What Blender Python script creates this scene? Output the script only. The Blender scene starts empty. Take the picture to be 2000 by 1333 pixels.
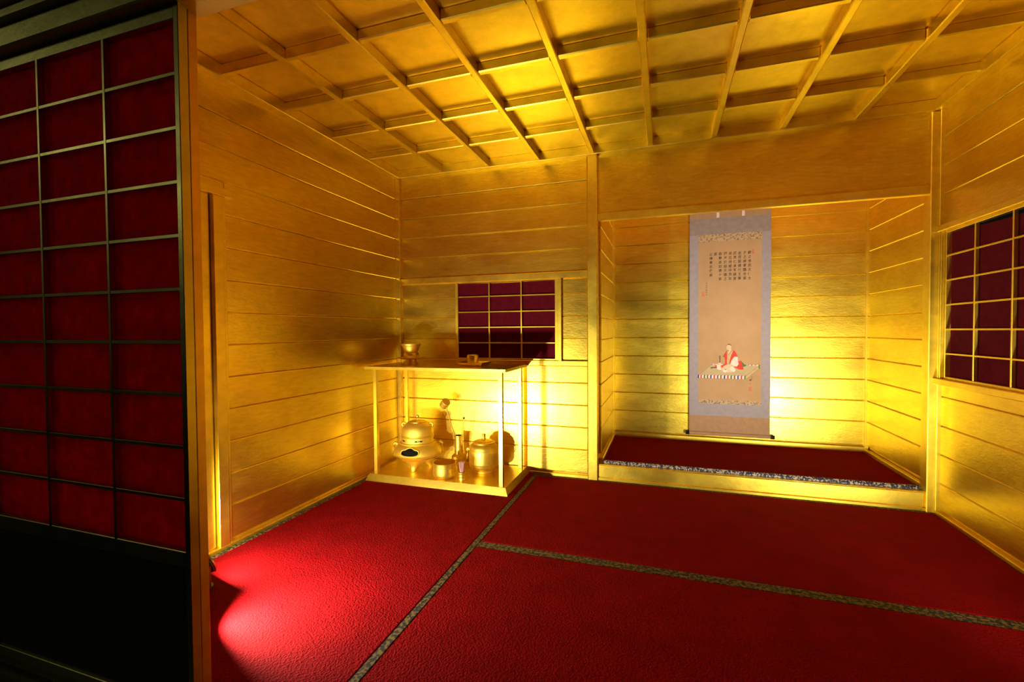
import bpy, bmesh, math, random
from mathutils import Vector, Matrix
R = math.radians
random.seed(7)
sc = bpy.context.scene
C = sc.collection

# ---------------------------------------------------------------- camera, world, hall light, exposure
W, H, D, PL = 2.901, 1.887, 1.932, 0.1325      # room width, height under the cornice, depth, plank pitch
YAW, PITCH, ROLL = -0.3202, -0.0238, -0.0068
fw = Vector((math.sin(YAW)*math.cos(PITCH), math.cos(YAW)*math.cos(PITCH), math.sin(PITCH)))
rt = Vector((math.cos(YAW), -math.sin(YAW), 0)); up = rt.cross(fw)
r2 = rt*math.cos(ROLL) + up*math.sin(ROLL); u2 = up*math.cos(ROLL) - rt*math.sin(ROLL)
cam = bpy.data.objects.new('camera', bpy.data.cameras.new('camera')); C.objects.link(cam)
cam.matrix_world = Matrix(((r2.x, u2.x, -fw.x, 1.683), (r2.y, u2.y, -fw.y, -2.684), (r2.z, u2.z, -fw.z, 0.8795), (0, 0, 0, 1)))
cam.data.sensor_fit = 'HORIZONTAL'; cam.data.sensor_width = 36; cam.data.lens = 36*894.5/2000
cam.data.clip_start = 0.02
sc.camera = cam
world = bpy.data.worlds.new('world'); sc.world = world; world.use_nodes = True
world.node_tree.nodes['Background'].inputs[0].default_value = (0.9, 1.0, 0.8, 1)
world.node_tree.nodes['Background'].inputs[1].default_value = 0.007
hl = bpy.data.lights.new('hall_light', 'AREA'); hl.shape = 'DISK'; hl.size = 0.35; hl.energy = 5.0; hl.color = (0.93, 1.0, 0.72)
ho = bpy.data.objects.new('hall_light', hl); C.objects.link(ho)
ho.location = (-1.75, -3.6, 2.05)
ho.rotation_euler = (Vector((0.4, -1.98, 1.0)) - ho.location).to_track_quat('-Z', 'Y').to_euler()
LAMP = (1.0, 0.93, 0.80)
E_LEFT, E_LEFT2, E_RIGHT = 21.0, 46.0, 14.0
sc.view_settings.view_transform = 'Standard'; sc.view_settings.look = 'None'
sc.view_settings.exposure = -0.95; sc.view_settings.gamma = 1.0; sc.view_settings.use_curve_mapping = False
sc.cycles.max_bounces = 7; sc.cycles.glossy_bounces = 7; sc.cycles.diffuse_bounces = 4; sc.cycles.transmission_bounces = 5
sc.cycles.sample_clamp_indirect = 8.0; sc.cycles.use_denoising = True; sc.cycles.use_adaptive_sampling = True; sc.cycles.adaptive_threshold = 0.03
sc.cycles.caustics_reflective = True; sc.cycles.blur_glossy = 0.3

# ---------------------------------------------------------------- materials
MATS = {}
def nt(name):
    m = bpy.data.materials.new(name); m.use_nodes = True; MATS[name] = m
    n = m.node_tree.nodes; b = n['Principled BSDF']; return m, m.node_tree, b
def node(t, kind, **kw):
    n = t.nodes.new(kind)
    for k, v in kw.items():
        if k.startswith('i_'):
            n.inputs[k[2:].replace('_', ' ')].default_value = v
        else: setattr(n, k, v)
    return n
def pos(t, scale=(1, 1, 1)):
    g = t.nodes.new('ShaderNodeNewGeometry'); mp = t.nodes.new('ShaderNodeMapping')
    mp.inputs['Scale'].default_value = scale
    t.links.new(g.outputs['Position'], mp.inputs['Vector']); return mp.outputs[0]
def noise(t, vec, scale, detail=4, rough=0.55):
    n = node(t, 'ShaderNodeTexNoise'); n.inputs['Scale'].default_value = scale
    n.inputs['Detail'].default_value = detail; n.inputs['Roughness'].default_value = rough
    t.links.new(vec, n.inputs['Vector']); return n.outputs['Fac']
def ramp(t, fac, stops):
    r = t.nodes.new('ShaderNodeValToRGB'); e = r.color_ramp.elements
    while len(e) < len(stops): e.new(0.5)
    for el, (p, c) in zip(e, stops): el.position = p; el.color = c if len(c) == 4 else (*c, 1)
    t.links.new(fac, r.inputs[0]); return r.outputs[0]
def maprange(t, fac, a, b, lo=0.3, hi=0.7):
    m = t.nodes.new('ShaderNodeMapRange'); m.inputs['From Min'].default_value = lo; m.inputs['From Max'].default_value = hi
    m.inputs['To Min'].default_value = a; m.inputs['To Max'].default_value = b
    t.links.new(fac, m.inputs['Value']); return m.outputs[0]
def bump(t, b, height, strength, dist=0.002):
    n = t.nodes.new('ShaderNodeBump'); n.inputs['Strength'].default_value = strength; n.inputs['Distance'].default_value = dist
    t.links.new(height, n.inputs['Height']); t.links.new(n.outputs[0], b.inputs['Normal']); return n
def gold(name, r0, r1, stretch=(1, 1, 5), wear=0.5, bstr=0.25, lo=(0.66, 0.29, 0.05), hi=(0.97, 0.735, 0.075), fine=60, vlo=0.84):
    m, t, b = nt(name); L = t.links.new
    b.inputs['Metallic'].default_value = 1.0
    p = pos(t, stretch)
    n1 = noise(t, p, 3.2, 3, 0.6); n2 = noise(t, p, fine, 2, 0.6)
    oi = t.nodes.new('ShaderNodeObjectInfo')
    w = noise(t, pos(t, (1.0, 1.0, stretch[2]*0.6 if stretch[2] > 1 else 1)), 1.7, 4, 0.6)
    wm = ramp(t, w, [(0.48 - 0.06*wear, (0, 0, 0)), (0.80 - 0.06*wear, (1, 1, 1))])
    sc_ = t.nodes.new('ShaderNodeMath'); sc_.operation = 'MULTIPLY'; sc_.inputs[1].default_value = 0.55*wear
    L(wm, sc_.inputs[0])
    mx = t.nodes.new('ShaderNodeMix'); mx.data_type = 'RGBA'
    L(sc_.outputs[0], mx.inputs['Factor']); mx.inputs['A'].default_value = (*hi, 1); mx.inputs['B'].default_value = (*lo, 1)
    st = noise(t, pos(t, (1.0, 1.0, 6.0 if stretch[2] > 1 else 1.5)), 16, 5, 0.65)
    hv = t.nodes.new('ShaderNodeHueSaturation'); L(mx.outputs['Result'], hv.inputs['Color']); L(maprange(t, st, vlo, 1.03, 0.3, 0.68), hv.inputs['Value'])
    L(hv.outputs[0], b.inputs['Base Color'])
    rr = maprange(t, n1, r0, r1)
    L(rr, b.inputs['Roughness'])
    ad = t.nodes.new('ShaderNodeMath'); ad.operation = 'MULTIPLY_ADD'; ad.inputs[1].default_value = 1.3
    n3 = noise(t, pos(t, (1, 1, 1.8) if stretch[2] > 1 else (1, 1, 1)), 14, 4, 0.6)
    L(n3, ad.inputs[0]); L(n2, ad.inputs[2])
    bump(t, b, ad.outputs[0], bstr, 0.0012)
    return m
gold('gold_wall', 0.285, 0.37, (0.8, 0.8, 2.5), 0.75, 0.38)
gold('gold_rib', 0.285, 0.36, (1, 1, 1), 0.3, 0.12)
gold('gold_ceiling', 0.29, 0.42, (1, 1, 1), 0.35, 0.25)
gold('gold_frame', 0.30, 0.44, (1, 1, 1), 0.4, 0.18)
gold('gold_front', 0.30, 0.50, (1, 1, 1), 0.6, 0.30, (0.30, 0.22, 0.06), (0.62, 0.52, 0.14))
gold('gold_stile', 0.34, 0.55, (1, 1, 0.4), 0.95, 0.25, (0.40, 0.16, 0.05), (0.80, 0.48, 0.09))
gold('gold_ware', 0.36, 0.46, (1, 1, 1), 0.15, 0.06, hi=(0.97, 0.735, 0.095), vlo=0.93)
gold('gold_cast', 0.50, 0.60, (1, 1, 1), 0.15, 0.45, hi=(0.97, 0.735, 0.095), fine=420, vlo=0.95)
gold('gold_shelf', 0.285, 0.35, (1, 1, 1), 0.2, 0.10, hi=(0.97, 0.735, 0.095))

def carpet(name, c0, c1):
    m, t, b = nt(name)
    p = pos(t); n = noise(t, p, 220, 3, 0.6); n2 = noise(t, p, 9, 4)
    v = node(t, 'ShaderNodeTexVoronoi', feature='SMOOTH_F1'); v.inputs['Scale'].default_value = 190; t.links.new(p, v.inputs['Vector'])
    mx = t.nodes.new('ShaderNodeMath'); mx.operation = 'ADD'; t.links.new(n, mx.inputs[0]); t.links.new(v.outputs['Distance'], mx.inputs[1])
    t.links.new(ramp(t, n2, [(0.3, c0), (0.7, c1)]), b.inputs['Base Color'])
    b.inputs['Roughness'].default_value = 0.9; b.inputs['Specular IOR Level'].default_value = 0.03
    
    bump(t, b, mx.outputs[0], 0.55, 0.004)
carpet('red_carpet', (0.165, 0.0014, 0.002), (0.21, 0.002, 0.003))

def brocade(name, dark, lite, scale, th=0.5):
    m, t, b = nt(name); p = pos(t)
    n = noise(t, p, scale, 2, 0.5)
    t.links.new(ramp(t, n, [(th - 0.02, dark), (th + 0.02, lite)]), b.inputs['Base Color'])
    b.inputs['Roughness'].default_value = 0.7
    bump(t, b, n, 0.4, 0.001)
brocade('mat_brocade', (0.003, 0.004, 0.006), (0.135, 0.083, 0.013), 80, 0.51)
brocade('alcove_brocade', (0.012, 0.016, 0.04), (0.36, 0.30, 0.22), 120, 0.52)
brocade('scroll_brocade', (0.20, 0.12, 0.08), (0.42, 0.29, 0.14), 130, 0.46)

def cloth(name, c, trans=0.0, rough=0.9, var=0.12, scale=35):
    m, t, b = nt(name); L = t.links.new
    p = pos(t); n = noise(t, p, scale, 5); f = noise(t, pos(t, (1, 1, 0.15)), 260, 2)
    a = tuple(x*(1-var) for x in c); z = tuple(min(1, x*(1+var)) for x in c)
    col = ramp(t, n, [(0.3, a), (0.7, z)]); L(col, b.inputs['Base Color'])
    b.inputs['Roughness'].default_value = rough; b.inputs['Specular IOR Level'].default_value = 0.15
    bump(t, b, f, 0.15, 0.001)
    if trans:
        tr = t.nodes.new('ShaderNodeBsdfTranslucent'); L(col, tr.inputs[0])
        mx = t.nodes.new('ShaderNodeMixShader'); mx.inputs[0].default_value = trans
        L(b.outputs[0], mx.inputs[1]); L(tr.outputs[0], mx.inputs[2])
        L(mx.outputs[0], t.nodes['Material Output'].inputs[0])
    return m
cloth('red_paper', (0.80, 0.008, 0.045), 0.68, var=0.15)
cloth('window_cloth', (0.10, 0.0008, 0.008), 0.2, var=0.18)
cloth('scroll_brown', (0.34, 0.20, 0.105), var=0.08)
cloth('scroll_grey', (0.25, 0.20, 0.175), var=0.10)
cloth('scroll_lavender', (0.29, 0.25, 0.255), var=0.08)
cloth('scroll_silk', (0.40, 0.245, 0.12), var=0.06, scale=12)
cloth('scroll_strap', (0.62, 0.50, 0.47), var=0.04)
def plain(name, c, rough=0.6, metal=0.0, emit=None, spec=0.5):
    m, t, b = nt(name)
    n = noise(t, pos(t), 40, 3)
    t.links.new(ramp(t, n, [(0.3, tuple(x*0.92 for x in c)), (0.7, tuple(min(1, x*1.08) for x in c))]), b.inputs['Base Color'])
    b.inputs['Roughness'].default_value = rough; b.inputs['Metallic'].default_value = metal; b.inputs['Specular IOR Level'].default_value = spec
    if emit: b.inputs['Emission Color'].default_value = (*emit[0], 1); b.inputs['Emission Strength'].default_value = emit[1]
plain('black', (0.006, 0.005, 0.004), 0.8, spec=0.1)
plain('lacquer', (0.008, 0.008, 0.010), 0.15)
plain('hall_floor', (0.012, 0.011, 0.010), 0.55)
plain('dark_wood', (0.05, 0.035, 0.012), 0.5)
plain('lamp_body', (0.10, 0.105, 0.075), 0.45, 0.6)
plain('lamp_bezel', (0.55, 0.58, 0.55), 0.3, 0.5)
plain('lamp_lens', (0.9, 0.9, 0.85), 0.3, emit=(LAMP, 6.0)); MATS['lamp_lens'].cycles.emission_sampling = 'NONE'
plain('bamboo', (0.5, 0.27, 0.22), 0.6)
INK = {'ink': (0.035, 0.028, 0.022), 'ink_faint': (0.16, 0.11, 0.075), 'seal_red': (0.55, 0.16, 0.08), 'paint_red': (0.55, 0.055, 0.035), 'paint_white': (0.66, 0.54, 0.44),
       'paint_green': (0.05, 0.16, 0.07), 'paint_blue': (0.03, 0.05, 0.22), 'paint_brown': (0.20, 0.07, 0.045), 'paint_skin': (0.62, 0.41, 0.25),
       'paint_straw': (0.47, 0.33, 0.15), 'paint_olive': (0.42, 0.32, 0.17), 'paint_crimson': (0.55, 0.03, 0.05)}
for k, c in INK.items(): plain(k, c, 0.85, spec=0.1)

# ---------------------------------------------------------------- helpers
def link(name, me, mat, parent=None, loc=(0, 0, 0), rot=None):
    o = bpy.data.objects.new(name, me); C.objects.link(o)
    o.location = loc
    if rot is not None: o.rotation_euler = rot
    if parent is not None: o.parent = parent
    if mat and not me.materials: me.materials.append(MATS[mat])
    return o
def struct(o): o['kind'] = 'structure'; return o
def empty(name, loc=(0, 0, 0), rz=0):
    o = bpy.data.objects.new(name, None); C.objects.link(o); o.location = loc; o.rotation_euler = (0, 0, rz); o.empty_display_size = 0.05; return o
def tag(o, label, cat, group=None):
    o['label'] = label; o['category'] = cat
    if group: o['group'] = group
    return o
CACHE = {}
def cbox(sx, sy, sz, ch, mat):
    key = (round(sx, 4), round(sy, 4), round(sz, 4), ch, mat)
    if key in CACHE: return CACHE[key]
    bm = bmesh.new(); bmesh.ops.create_cube(bm, size=1.0)
    bmesh.ops.scale(bm, vec=(sx, sy, sz), verts=bm.verts)
    if ch: bmesh.ops.bevel(bm, geom=list(bm.edges), offset=min(ch, 0.36*min(sx, sy, sz)), segments=1, affect='EDGES')
    me = bpy.data.meshes.new('box'); bm.to_mesh(me); bm.free()
    me.materials.append(MATS[mat]); CACHE[key] = me; return me
def box(name, x0, x1, y0, y1, z0, z1, mat, parent=None, ch=0.002):
    me = cbox(x1-x0, y1-y0, z1-z0, ch, mat)
    return link(name, me, None, parent, ((x0+x1)/2, (y0+y1)/2, (z0+z1)/2))
def bbox(*a, **k): return bake(box(*a, **k))
def bake(o):      # geometry in room coordinates, origin at the room's corner, so that pieces can be laid on it
    o.data = o.data.copy(); o.data.transform(Matrix.Translation(o.location)); o.location = (0, 0, 0); return o
def mesh(name, v, f, mat, parent=None, loc=(0, 0, 0), smooth=None, rot=None):
    me = bpy.data.meshes.new(name); me.from_pydata([tuple(x) for x in v], [], f); me.update()
    bm = bmesh.new(); bm.from_mesh(me); bmesh.ops.recalc_face_normals(bm, faces=bm.faces); bm.to_mesh(me); bm.free()
    if smooth is not None:
        me.polygons.foreach_set('use_smooth', [True]*len(me.polygons)); me.set_sharp_from_angle(angle=R(smooth))
    return link(name, me, mat, parent, loc, rot)
def lathe_data(prof, seg=56):
    v, f, rings = [], [], []
    for r, z in prof:
        if r < 1e-5: rings.append([len(v)]); v.append((0, 0, z))
        else:
            rings.append(list(range(len(v), len(v)+seg)))
            v += [(r*math.cos(2*math.pi*k/seg), r*math.sin(2*math.pi*k/seg), z) for k in range(seg)]
    for a, b in zip(rings, rings[1:]):
        for k in range(seg):
            k2 = (k+1) % seg
            if len(a) == 1 and len(b) == 1: break
            if len(a) == 1: f.append((a[0], b[k], b[k2]))
            elif len(b) == 1: f.append((a[k], b[0], a[k2]))
            else: f.append((a[k], b[k], b[k2], a[k2]))
    return v, f
def lathe(name, prof, mat, parent=None, loc=(0, 0, 0), seg=56, rot=None, smooth=32):
    v, f = lathe_data(prof, seg); return mesh(name, v, f, mat, parent, loc, smooth, rot)
def tube_data(pts, r, seg=10, closed=False):
    pts = [Vector(p) for p in pts]; n = len(pts); v, f = [], []
    rs = r if isinstance(r, (list, tuple)) else [r]*n
    nrm = None
    for i, p in enumerate(pts):
        if closed: tg = (pts[(i+1) % n]-pts[i-1]).normalized()
        else: tg = (pts[min(i+1, n-1)]-pts[max(i-1, 0)]).normalized()
        if nrm is None:
            nrm = tg.cross(Vector((0, 0, 1)))
            if nrm.length < 1e-3: nrm = tg.cross(Vector((1, 0, 0)))
            nrm.normalize()
        else: nrm = (nrm - tg*nrm.dot(tg)).normalized()
        bn = tg.cross(nrm)
        v += [tuple(p + (nrm*math.cos(2*math.pi*k/seg) + bn*math.sin(2*math.pi*k/seg))*rs[i]) for k in range(seg)]
    m = n if closed else n-1
    for i in range(m):
        a, b = i*seg, ((i+1) % n)*seg
        for k in range(seg): f.append((a+k, b+k, b+(k+1) % seg, a+(k+1) % seg))
    if not closed: f.append(tuple(range(seg-1, -1, -1))); f.append(tuple(range((n-1)*seg, n*seg)))
    return v, f
def tube(name, pts, r, mat, parent=None, seg=10, closed=False, loc=(0, 0, 0)):
    v, f = tube_data(pts, r, seg, closed); return mesh(name, v, f, mat, parent, loc, 40)

# ---------------------------------------------------------------- setting: floors
struct(box('floor', -0.1, W+0.1, -D, 0.85, -0.10, -0.052, 'dark_wood', ch=0))
struct(box('floor_hall', -3.2, 5.5, -6.0, -2.10, -0.42, -0.36, 'hall_floor', ch=0))
o = struct(bbox('trim_1', -0.12, W+0.12, -2.115, -D, -0.36, -0.004, 'dark_wood'))
for k, (a, b) in enumerate(((-2.10, -2.085), (-2.03, -1.998))):      # raised track ribs of the sill
    box('track_rib', -0.12, W+0.12, a, b, -0.006, 0.003, 'dark_wood', o, 0.001)

# ---------------------------------------------------------------- setting: planked walls
REC = 0.016      # how far the planks lie behind the posts and rails
def planks(wall, axis, plane, sgn, u0, u1, zs, mat='gold_wall', th=0.014, gap=0.0012, ch=0.0040):
    # axis 'x': wall runs along y at x=plane; axis 'y': runs along x at y=plane. sgn: direction out of the room
    for za, zb in zip(zs, zs[1:]):
        lo, hi = min(za, zb)+gap/2, max(za, zb)-gap/2
        jit = 0.0012*random.random()
        a, b = plane+sgn*jit, plane+sgn*(th+jit)
        a, b = min(a, b), max(a, b)
        key = 'plank'
        if axis == 'x': p = link(key, cbox(th, u1-u0, hi-lo, ch, mat), None, wall, ((a+b)/2, (u0+u1)/2, (lo+hi)/2))
        else: p = link(key, cbox(u1-u0, th, hi-lo, ch, mat), None, wall, ((u0+u1)/2, (a+b)/2, (lo+hi)/2))
        t = (random.random()-0.5)*R(0.35)
        p.rotation_euler = (0, t, 0) if axis == 'x' else (t, 0, 0)

z = lambda k: H - PL*k
# left wall
wl = struct(bbox('wall_left', -REC-0.05, -REC-0.014, -D, 0.0, -0.05, 2.05, 'gold_wall', ch=0))
planks(wl, 'x', -REC, -1, -D, -0.014, [z(0)+0.02, z(1), z(2), z(3)])
planks(wl, 'x', -REC, -1, -1.272, -0.014, [z(k) for k in range(3, 14)] + [0.022])
box('plank', -REC-0.014, -REC, -D, -1.272, 1.458, z(3)-0.001, 'gold_wall', wl)
struct(box('trim_2', -0.03, 0.004, -D, -1.247, 1.425, 1.458, 'gold_frame'))                  # short door head with nose
struct(box('trim_3', -0.03, 0.0, -1.3325, -1.288, 0.012, 1.425, 'gold_frame'))                # door jamb
struct(box('trim_4', -0.03, -0.008, -1.288, -1.271, 0.012, 1.425, 'gold_frame'))
struct(box('gap_shade_strip', -0.030, -0.024, -1.337, -1.327, 0.012, 1.425, 'black', ch=0))  # black strip standing in for the shade in the gap beside the door
d1 = struct(box('door_1', -0.034, -0.016, -D, -1.336, 0.014, 1.425, 'gold_frame', ch=0.004))
struct(box('baseboard_left', -0.06, 0.0, -D, 0.0, -0.05, 0.012, 'gold_frame'))
# corner post behind the shelf
struct(box('trim_5', -0.03, 0.013, -0.013, 0.03, 0.0, H, 'gold_frame'))
# back wall left of the alcove
wb = struct(bbox('wall_back', -0.07, 1.262, REC+0.014, 0.06, -0.05, 2.05, 'gold_wall', ch=0))
planks(wb, 'y', REC-0.004, 1, 0.013, 1.258, [z(0)+0.02, z(1), z(2), z(3), z(4), z(5)])
planks(wb, 'y', REC-0.004, 1, 0.013, 0.412, [1.187, z(6), z(7), z(8), z(9)])
planks(wb, 'y', REC-0.004, 1, 1.104, 1.258, [1.187, z(6), z(7), z(8), z(9)])
planks(wb, 'y', REC-0.004, 1, 0.013, 1.258, [0.664, z(10), z(11), z(12), z(13), 0.022])
struct(box('trim_6', 0.013, 1.26, -0.004, 0.03, 1.187, z(5), 'gold_frame'))
struct(box('trim_7', 0.013, 1.26, -0.010, 0.03, 0.664, z(9), 'gold_frame'))
struct(box('baseboard_back', 0.0, 1.26, 0.0, 0.06, -0.05, 0.016, 'gold_frame'))
# alcove pillar, posts, lintel, hanging wall, sill
struct(box('trim_8', 1.260, 1.318, -0.012, 0.055, -0.01, H, 'gold_frame', ch=0.004))
struct(box('trim_9', 2.870, 2.93, -0.014, 0.05, -0.01, H, 'gold_frame', ch=0.003))
struct(box('trim_10', 1.318, 2.870, -0.006, 0.03, 1.507, 1.548, 'gold_frame', ch=0.003))
struct(box('wall_back_upper', 1.318, 2.870, 0.012, 0.03, 1.548, 2.05, 'gold_wall', ch=0))
struct(box('trim_11', 1.318, 2.870, 0.002, 0.05, 0.014, 0.088, 'gold_frame', ch=0.004))       # alcove front sill
struct(box('trim_12', 1.318, 2.870, 0.006, 0.034, 0.086, 0.090, 'gold_frame', ch=0.001))
struct(box('baseboard_alcove_front', 1.318, 2.870, -0.002, 0.06, -0.05, 0.014, 'gold_frame'))
# alcove shell
AY = 0.734
zt = [1.614+PL*2] + [1.614-PL*k for k in range(-1, 11)]
zt = sorted(set(round(v, 4) for v in zt), reverse=True) + [0.138]
wal = struct(bbox('wall_alcove_left', 1.29, 1.318, 0.055, AY+0.04, 0.0, 1.95, 'gold_wall', ch=0))
planks(wal, 'x', 1.332, -1, 0.06, AY-0.012, zt)
wab = struct(bbox('wall_alcove_back', 1.29, 2.94, AY+0.014, AY+0.05, 0.0, 1.95, 'gold_wall', ch=0))
planks(wab, 'y', AY, 1, 1.338, 2.884, zt)
war = struct(bbox('wall_alcove_right', 2.904, 2.94, 0.05, AY+0.04, 0.0, 1.95, 'gold_wall', ch=0))
planks(war, 'x', 2.888, 1, 0.055, AY-0.012, zt)
struct(box('trim_13', 1.322, 1.344, AY-0.014, AY+0.01, 0.09, 1.9, 'gold_frame'))
struct(box('trim_14', 2.876, 2.90, AY-0.014, AY+0.01, 0.09, 1.9, 'gold_frame'))
struct(box('baseboard_alcove_back', 1.33, 2.89, AY-0.012, AY+0.01, 0.06, 0.134, 'gold_frame', ch=0.006))
struct(box('baseboard_alcove_left', 1.318, 1.344, 0.05, AY-0.012, 0.06, 0.118, 'gold_frame', ch=0.004))
struct(box('baseboard_alcove_right', 2.874, 2.90, 0.05, AY-0.012, 0.06, 0.118, 'gold_frame', ch=0.004))
struct(box('ceiling_alcove', 1.29, 2.94, 0.03, AY+0.05, 1.90, 1.94, 'gold_wall', ch=0))
struct(box('floor_alcove', 1.30, 2.93, 0.05, AY+0.03, -0.02, 0.048, 'dark_wood', ch=0))
# right wall
WX = W
wr = struct(empty('wall_right'))
bw = 0.05
for (a, b, c, d) in ((-D, 0.0, -0.05, 0.644), (-D, 0.0, 1.324, 2.05), (-0.032, 0.0, 0.644, 1.324), (-D, -0.93, 0.644, 1.324)):
    box('backing_board', WX+REC+0.012, WX+REC+bw, a, b, c, d, 'gold_wall', wr, 0)
zr = lambda k: H+0.008 - 0.1335*k
planks(wr, 'x', WX+REC-0.003, 1, -D, -0.022, [zr(0)+0.012, zr(1), zr(2), zr(3), 1.352])
planks(wr, 'x', WX+REC-0.003, 1, -D, -0.022, [0.612, 0.554, 0.417, 0.281, 0.144, 0.022])
planks(wr, 'x', WX+REC-0.003, 1, -D, -0.945, [1.324, 1.2, 1.07, 0.93, 0.79, 0.644])
struct(box('trim_15', WX-0.006, WX+0.04, -D, -0.014, 1.324, 1.352, 'gold_frame'))
struct(box('trim_16', WX-0.014, WX+0.04, -D, -0.010, 0.612, 0.642, 'gold_frame', ch=0.003))
struct(box('trim_17', WX-0.002, WX+0.03, -0.026, -0.010, 0.012, H, 'gold_frame'))
struct(box('baseboard_right', WX-0.004, WX+0.05, -D, 0.0, -0.05, 0.014, 'gold_frame'))

# ---------------------------------------------------------------- ceiling: coffered grid
ce = struct(bbox('ceiling', -0.07, W+0.07, -D-0.02, 0.06, 1.956, 1.99, 'gold_ceiling', ch=0))
NX, NY = 9, 6; cw, cd = W/NX, D/NY
for i in range(NX):
    for j in range(NY):
        box('ceiling_panel', i*cw+0.002, (i+1)*cw-0.002, -(j+1)*cd+0.002, -j*cd-0.002, 1.940+0.0015*random.random(), 1.955, 'gold_ceiling', ce, 0.001)
for i in range(1, NX):
    box('ceiling_rib', i*cw-0.014, i*cw+0.014, -D, -0.004, 1.896, 1.941, 'gold_rib', ce, 0.0035)
for j in range(1, NY):
    for i in range(NX):
        box('cross_rib', i*cw+0.0145, (i+1)*cw-0.0145, -j*cd-0.013, -j*cd+0.013, 1.902, 1.941, 'gold_rib', ce, 0.004)
struct(box('trim_18', -0.02, 0.022, -D, 0.0, H, 1.941, 'gold_frame', ch=0.003))
struct(box('trim_19', 0.0, W, -0.022, 0.03, H, 1.941, 'gold_frame', ch=0.003))
struct(box('trim_20', W-0.022, W+0.02, -D, 0.0, H, 1.941, 'gold_frame', ch=0.003))

# ---------------------------------------------------------------- front: head track, wall over it, posts
struct(box('trim_21', -0.12, W+0.12, -2.004, -1.922, 1.573, 1.622, 'gold_front', ch=0.003))
struct(box('trim_22', -0.12, W+0.12, -2.040, -1.922, 1.642, 1.682, 'gold_front', ch=0.003))
struct(box('wall_front_inner', -0.02, W+0.02, -1.945, -D+0.002, 1.60, 1.95, 'gold_wall', ch=0))
struct(box('wall_front', -0.12, W+0.12, -2.024, -1.945, 1.622, 2.3, 'gold_front', ch=0))
struct(box('trim_23', -0.125, -0.045, -2.0, -D+0.0005, -0.004, 1.573, 'gold_front', ch=0.003))
struct(box('trim_24', W+0.045, W+0.125, -2.0, -D+0.0005, -0.004, 1.573, 'gold_front', ch=0.003))

# ---------------------------------------------------------------- lattice panels with red cloth
def sheet(name, u0, u1, v0, v1, mat, parent, axis, plane, sag=0.0, wav=0.0015, nu=24, nv=30, thick=0.0006, tilt=0.0):
    # a thin stretched cloth in the (u, z) plane with a slack upper hem
    vs, fs = [], []
    for s in (0, 1):
        for j in range(nv+1):
            for i in range(nu+1):
                a, b = i/nu, j/nv
                zz = v0 + (v1-v0)*b - (sag*math.sin(math.pi*a)*b**6 + tilt*a*b**6)
                w = wav*(math.sin(9*a+4*b) + 0.6*math.sin(23*a-7*b))*(0.4+b*0.6) + s*thick
                uu = u0 + (u1-u0)*a
                vs.append((uu, plane+w, zz) if axis == 'y' else (plane+w, uu, zz))
    n1 = (nu+1)*(nv+1)
    for s in (0, 1):
        for j in range(nv):
            for i in range(nu):
                q = s*n1 + j*(nu+1) + i; fs.append((q, q+1, q+nu+2, q+nu+1))
    for j in range(nv):
        for i in (0, nu):
            q = j*(nu+1)+i; fs.append((q, q+nu+1, q+nu+1+n1, q+n1))
    for i in range(nu):
        for j in (0, nv):
            q = j*(nu+1)+i; fs.append((q, q+1, q+1+n1, q+n1))
    return mesh(name, vs, fs, mat, parent, smooth=50)
def shoji(name, x0, x1, y0, y1, bars, stile_mat):
    d = struct(empty(name, ((x0+x1)/2, (y0+y1)/2, 0.004)))
    ox, oy, oz = d.location
    def B(n, a, b, c, dd, e, f, m, ch=0.0012): return box(n, a-ox, b-ox, c-oy, dd-oy, e-oz, f-oz, m, d, ch)
    B('stile', x0, x0+0.014, y0, y1, 0.005, 1.585, stile_mat); B('stile', x1-0.014, x1, y0, y1, 0.005, 1.585, stile_mat)
    B('top_rail', x0+0.014, x1-0.014, y0+0.001, y1, 1.543, 1.585, 'gold_front')
    B('middle_rail', x0+0.014, x1-0.014, y0+0.001, y1, 0.366, 0.402, 'gold_front')
    B('bottom_rail', x0+0.014, x1-0.014, y0+0.001, y1, 0.005, 0.05, 'gold_front')
    B('lower_panel', x0+0.012, x1-0.012, y0+0.006, y1-0.004, 0.045, 0.37, 'dark_wood')
    for k in range(1, 10): B('lattice_bar', x0+0.013, x1-0.013, y0+0.0015, y0+0.014, 0.402+0.1141*k-0.004, 0.402+0.1141*k+0.004, 'gold_front', 0.0008)
    for xb in bars: B('lattice_bar', xb-0.004, xb+0.004, y0+0.0008, y0+0.0145, 0.40, 1.545, 'gold_front', 0.0008)
    s = sheet('paper', x0+0.008-ox, x1-0.008-ox, 0.395-oz, 1.555-oz, 'red_paper', d, 'y', y0+0.0170-oy, 0.012, 0.0006)
    return d
shoji('door_2', -0.022, 0.714, -1.9765, -1.9555, (0.235, 0.475), 'gold_front')
shoji('door_3', -0.026, 0.712, -1.9535, -1.9325, (0.233, 0.473), 'gold_stile')
shoji('door_4', W-0.714, W+0.022, -1.9765, -1.9555, (W-0.235, W-0.475), 'gold_front')
shoji('door_5', W-0.712, W+0.026, -1.9535, -1.9325, (W-0.233, W-0.473), 'gold_stile')

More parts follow.
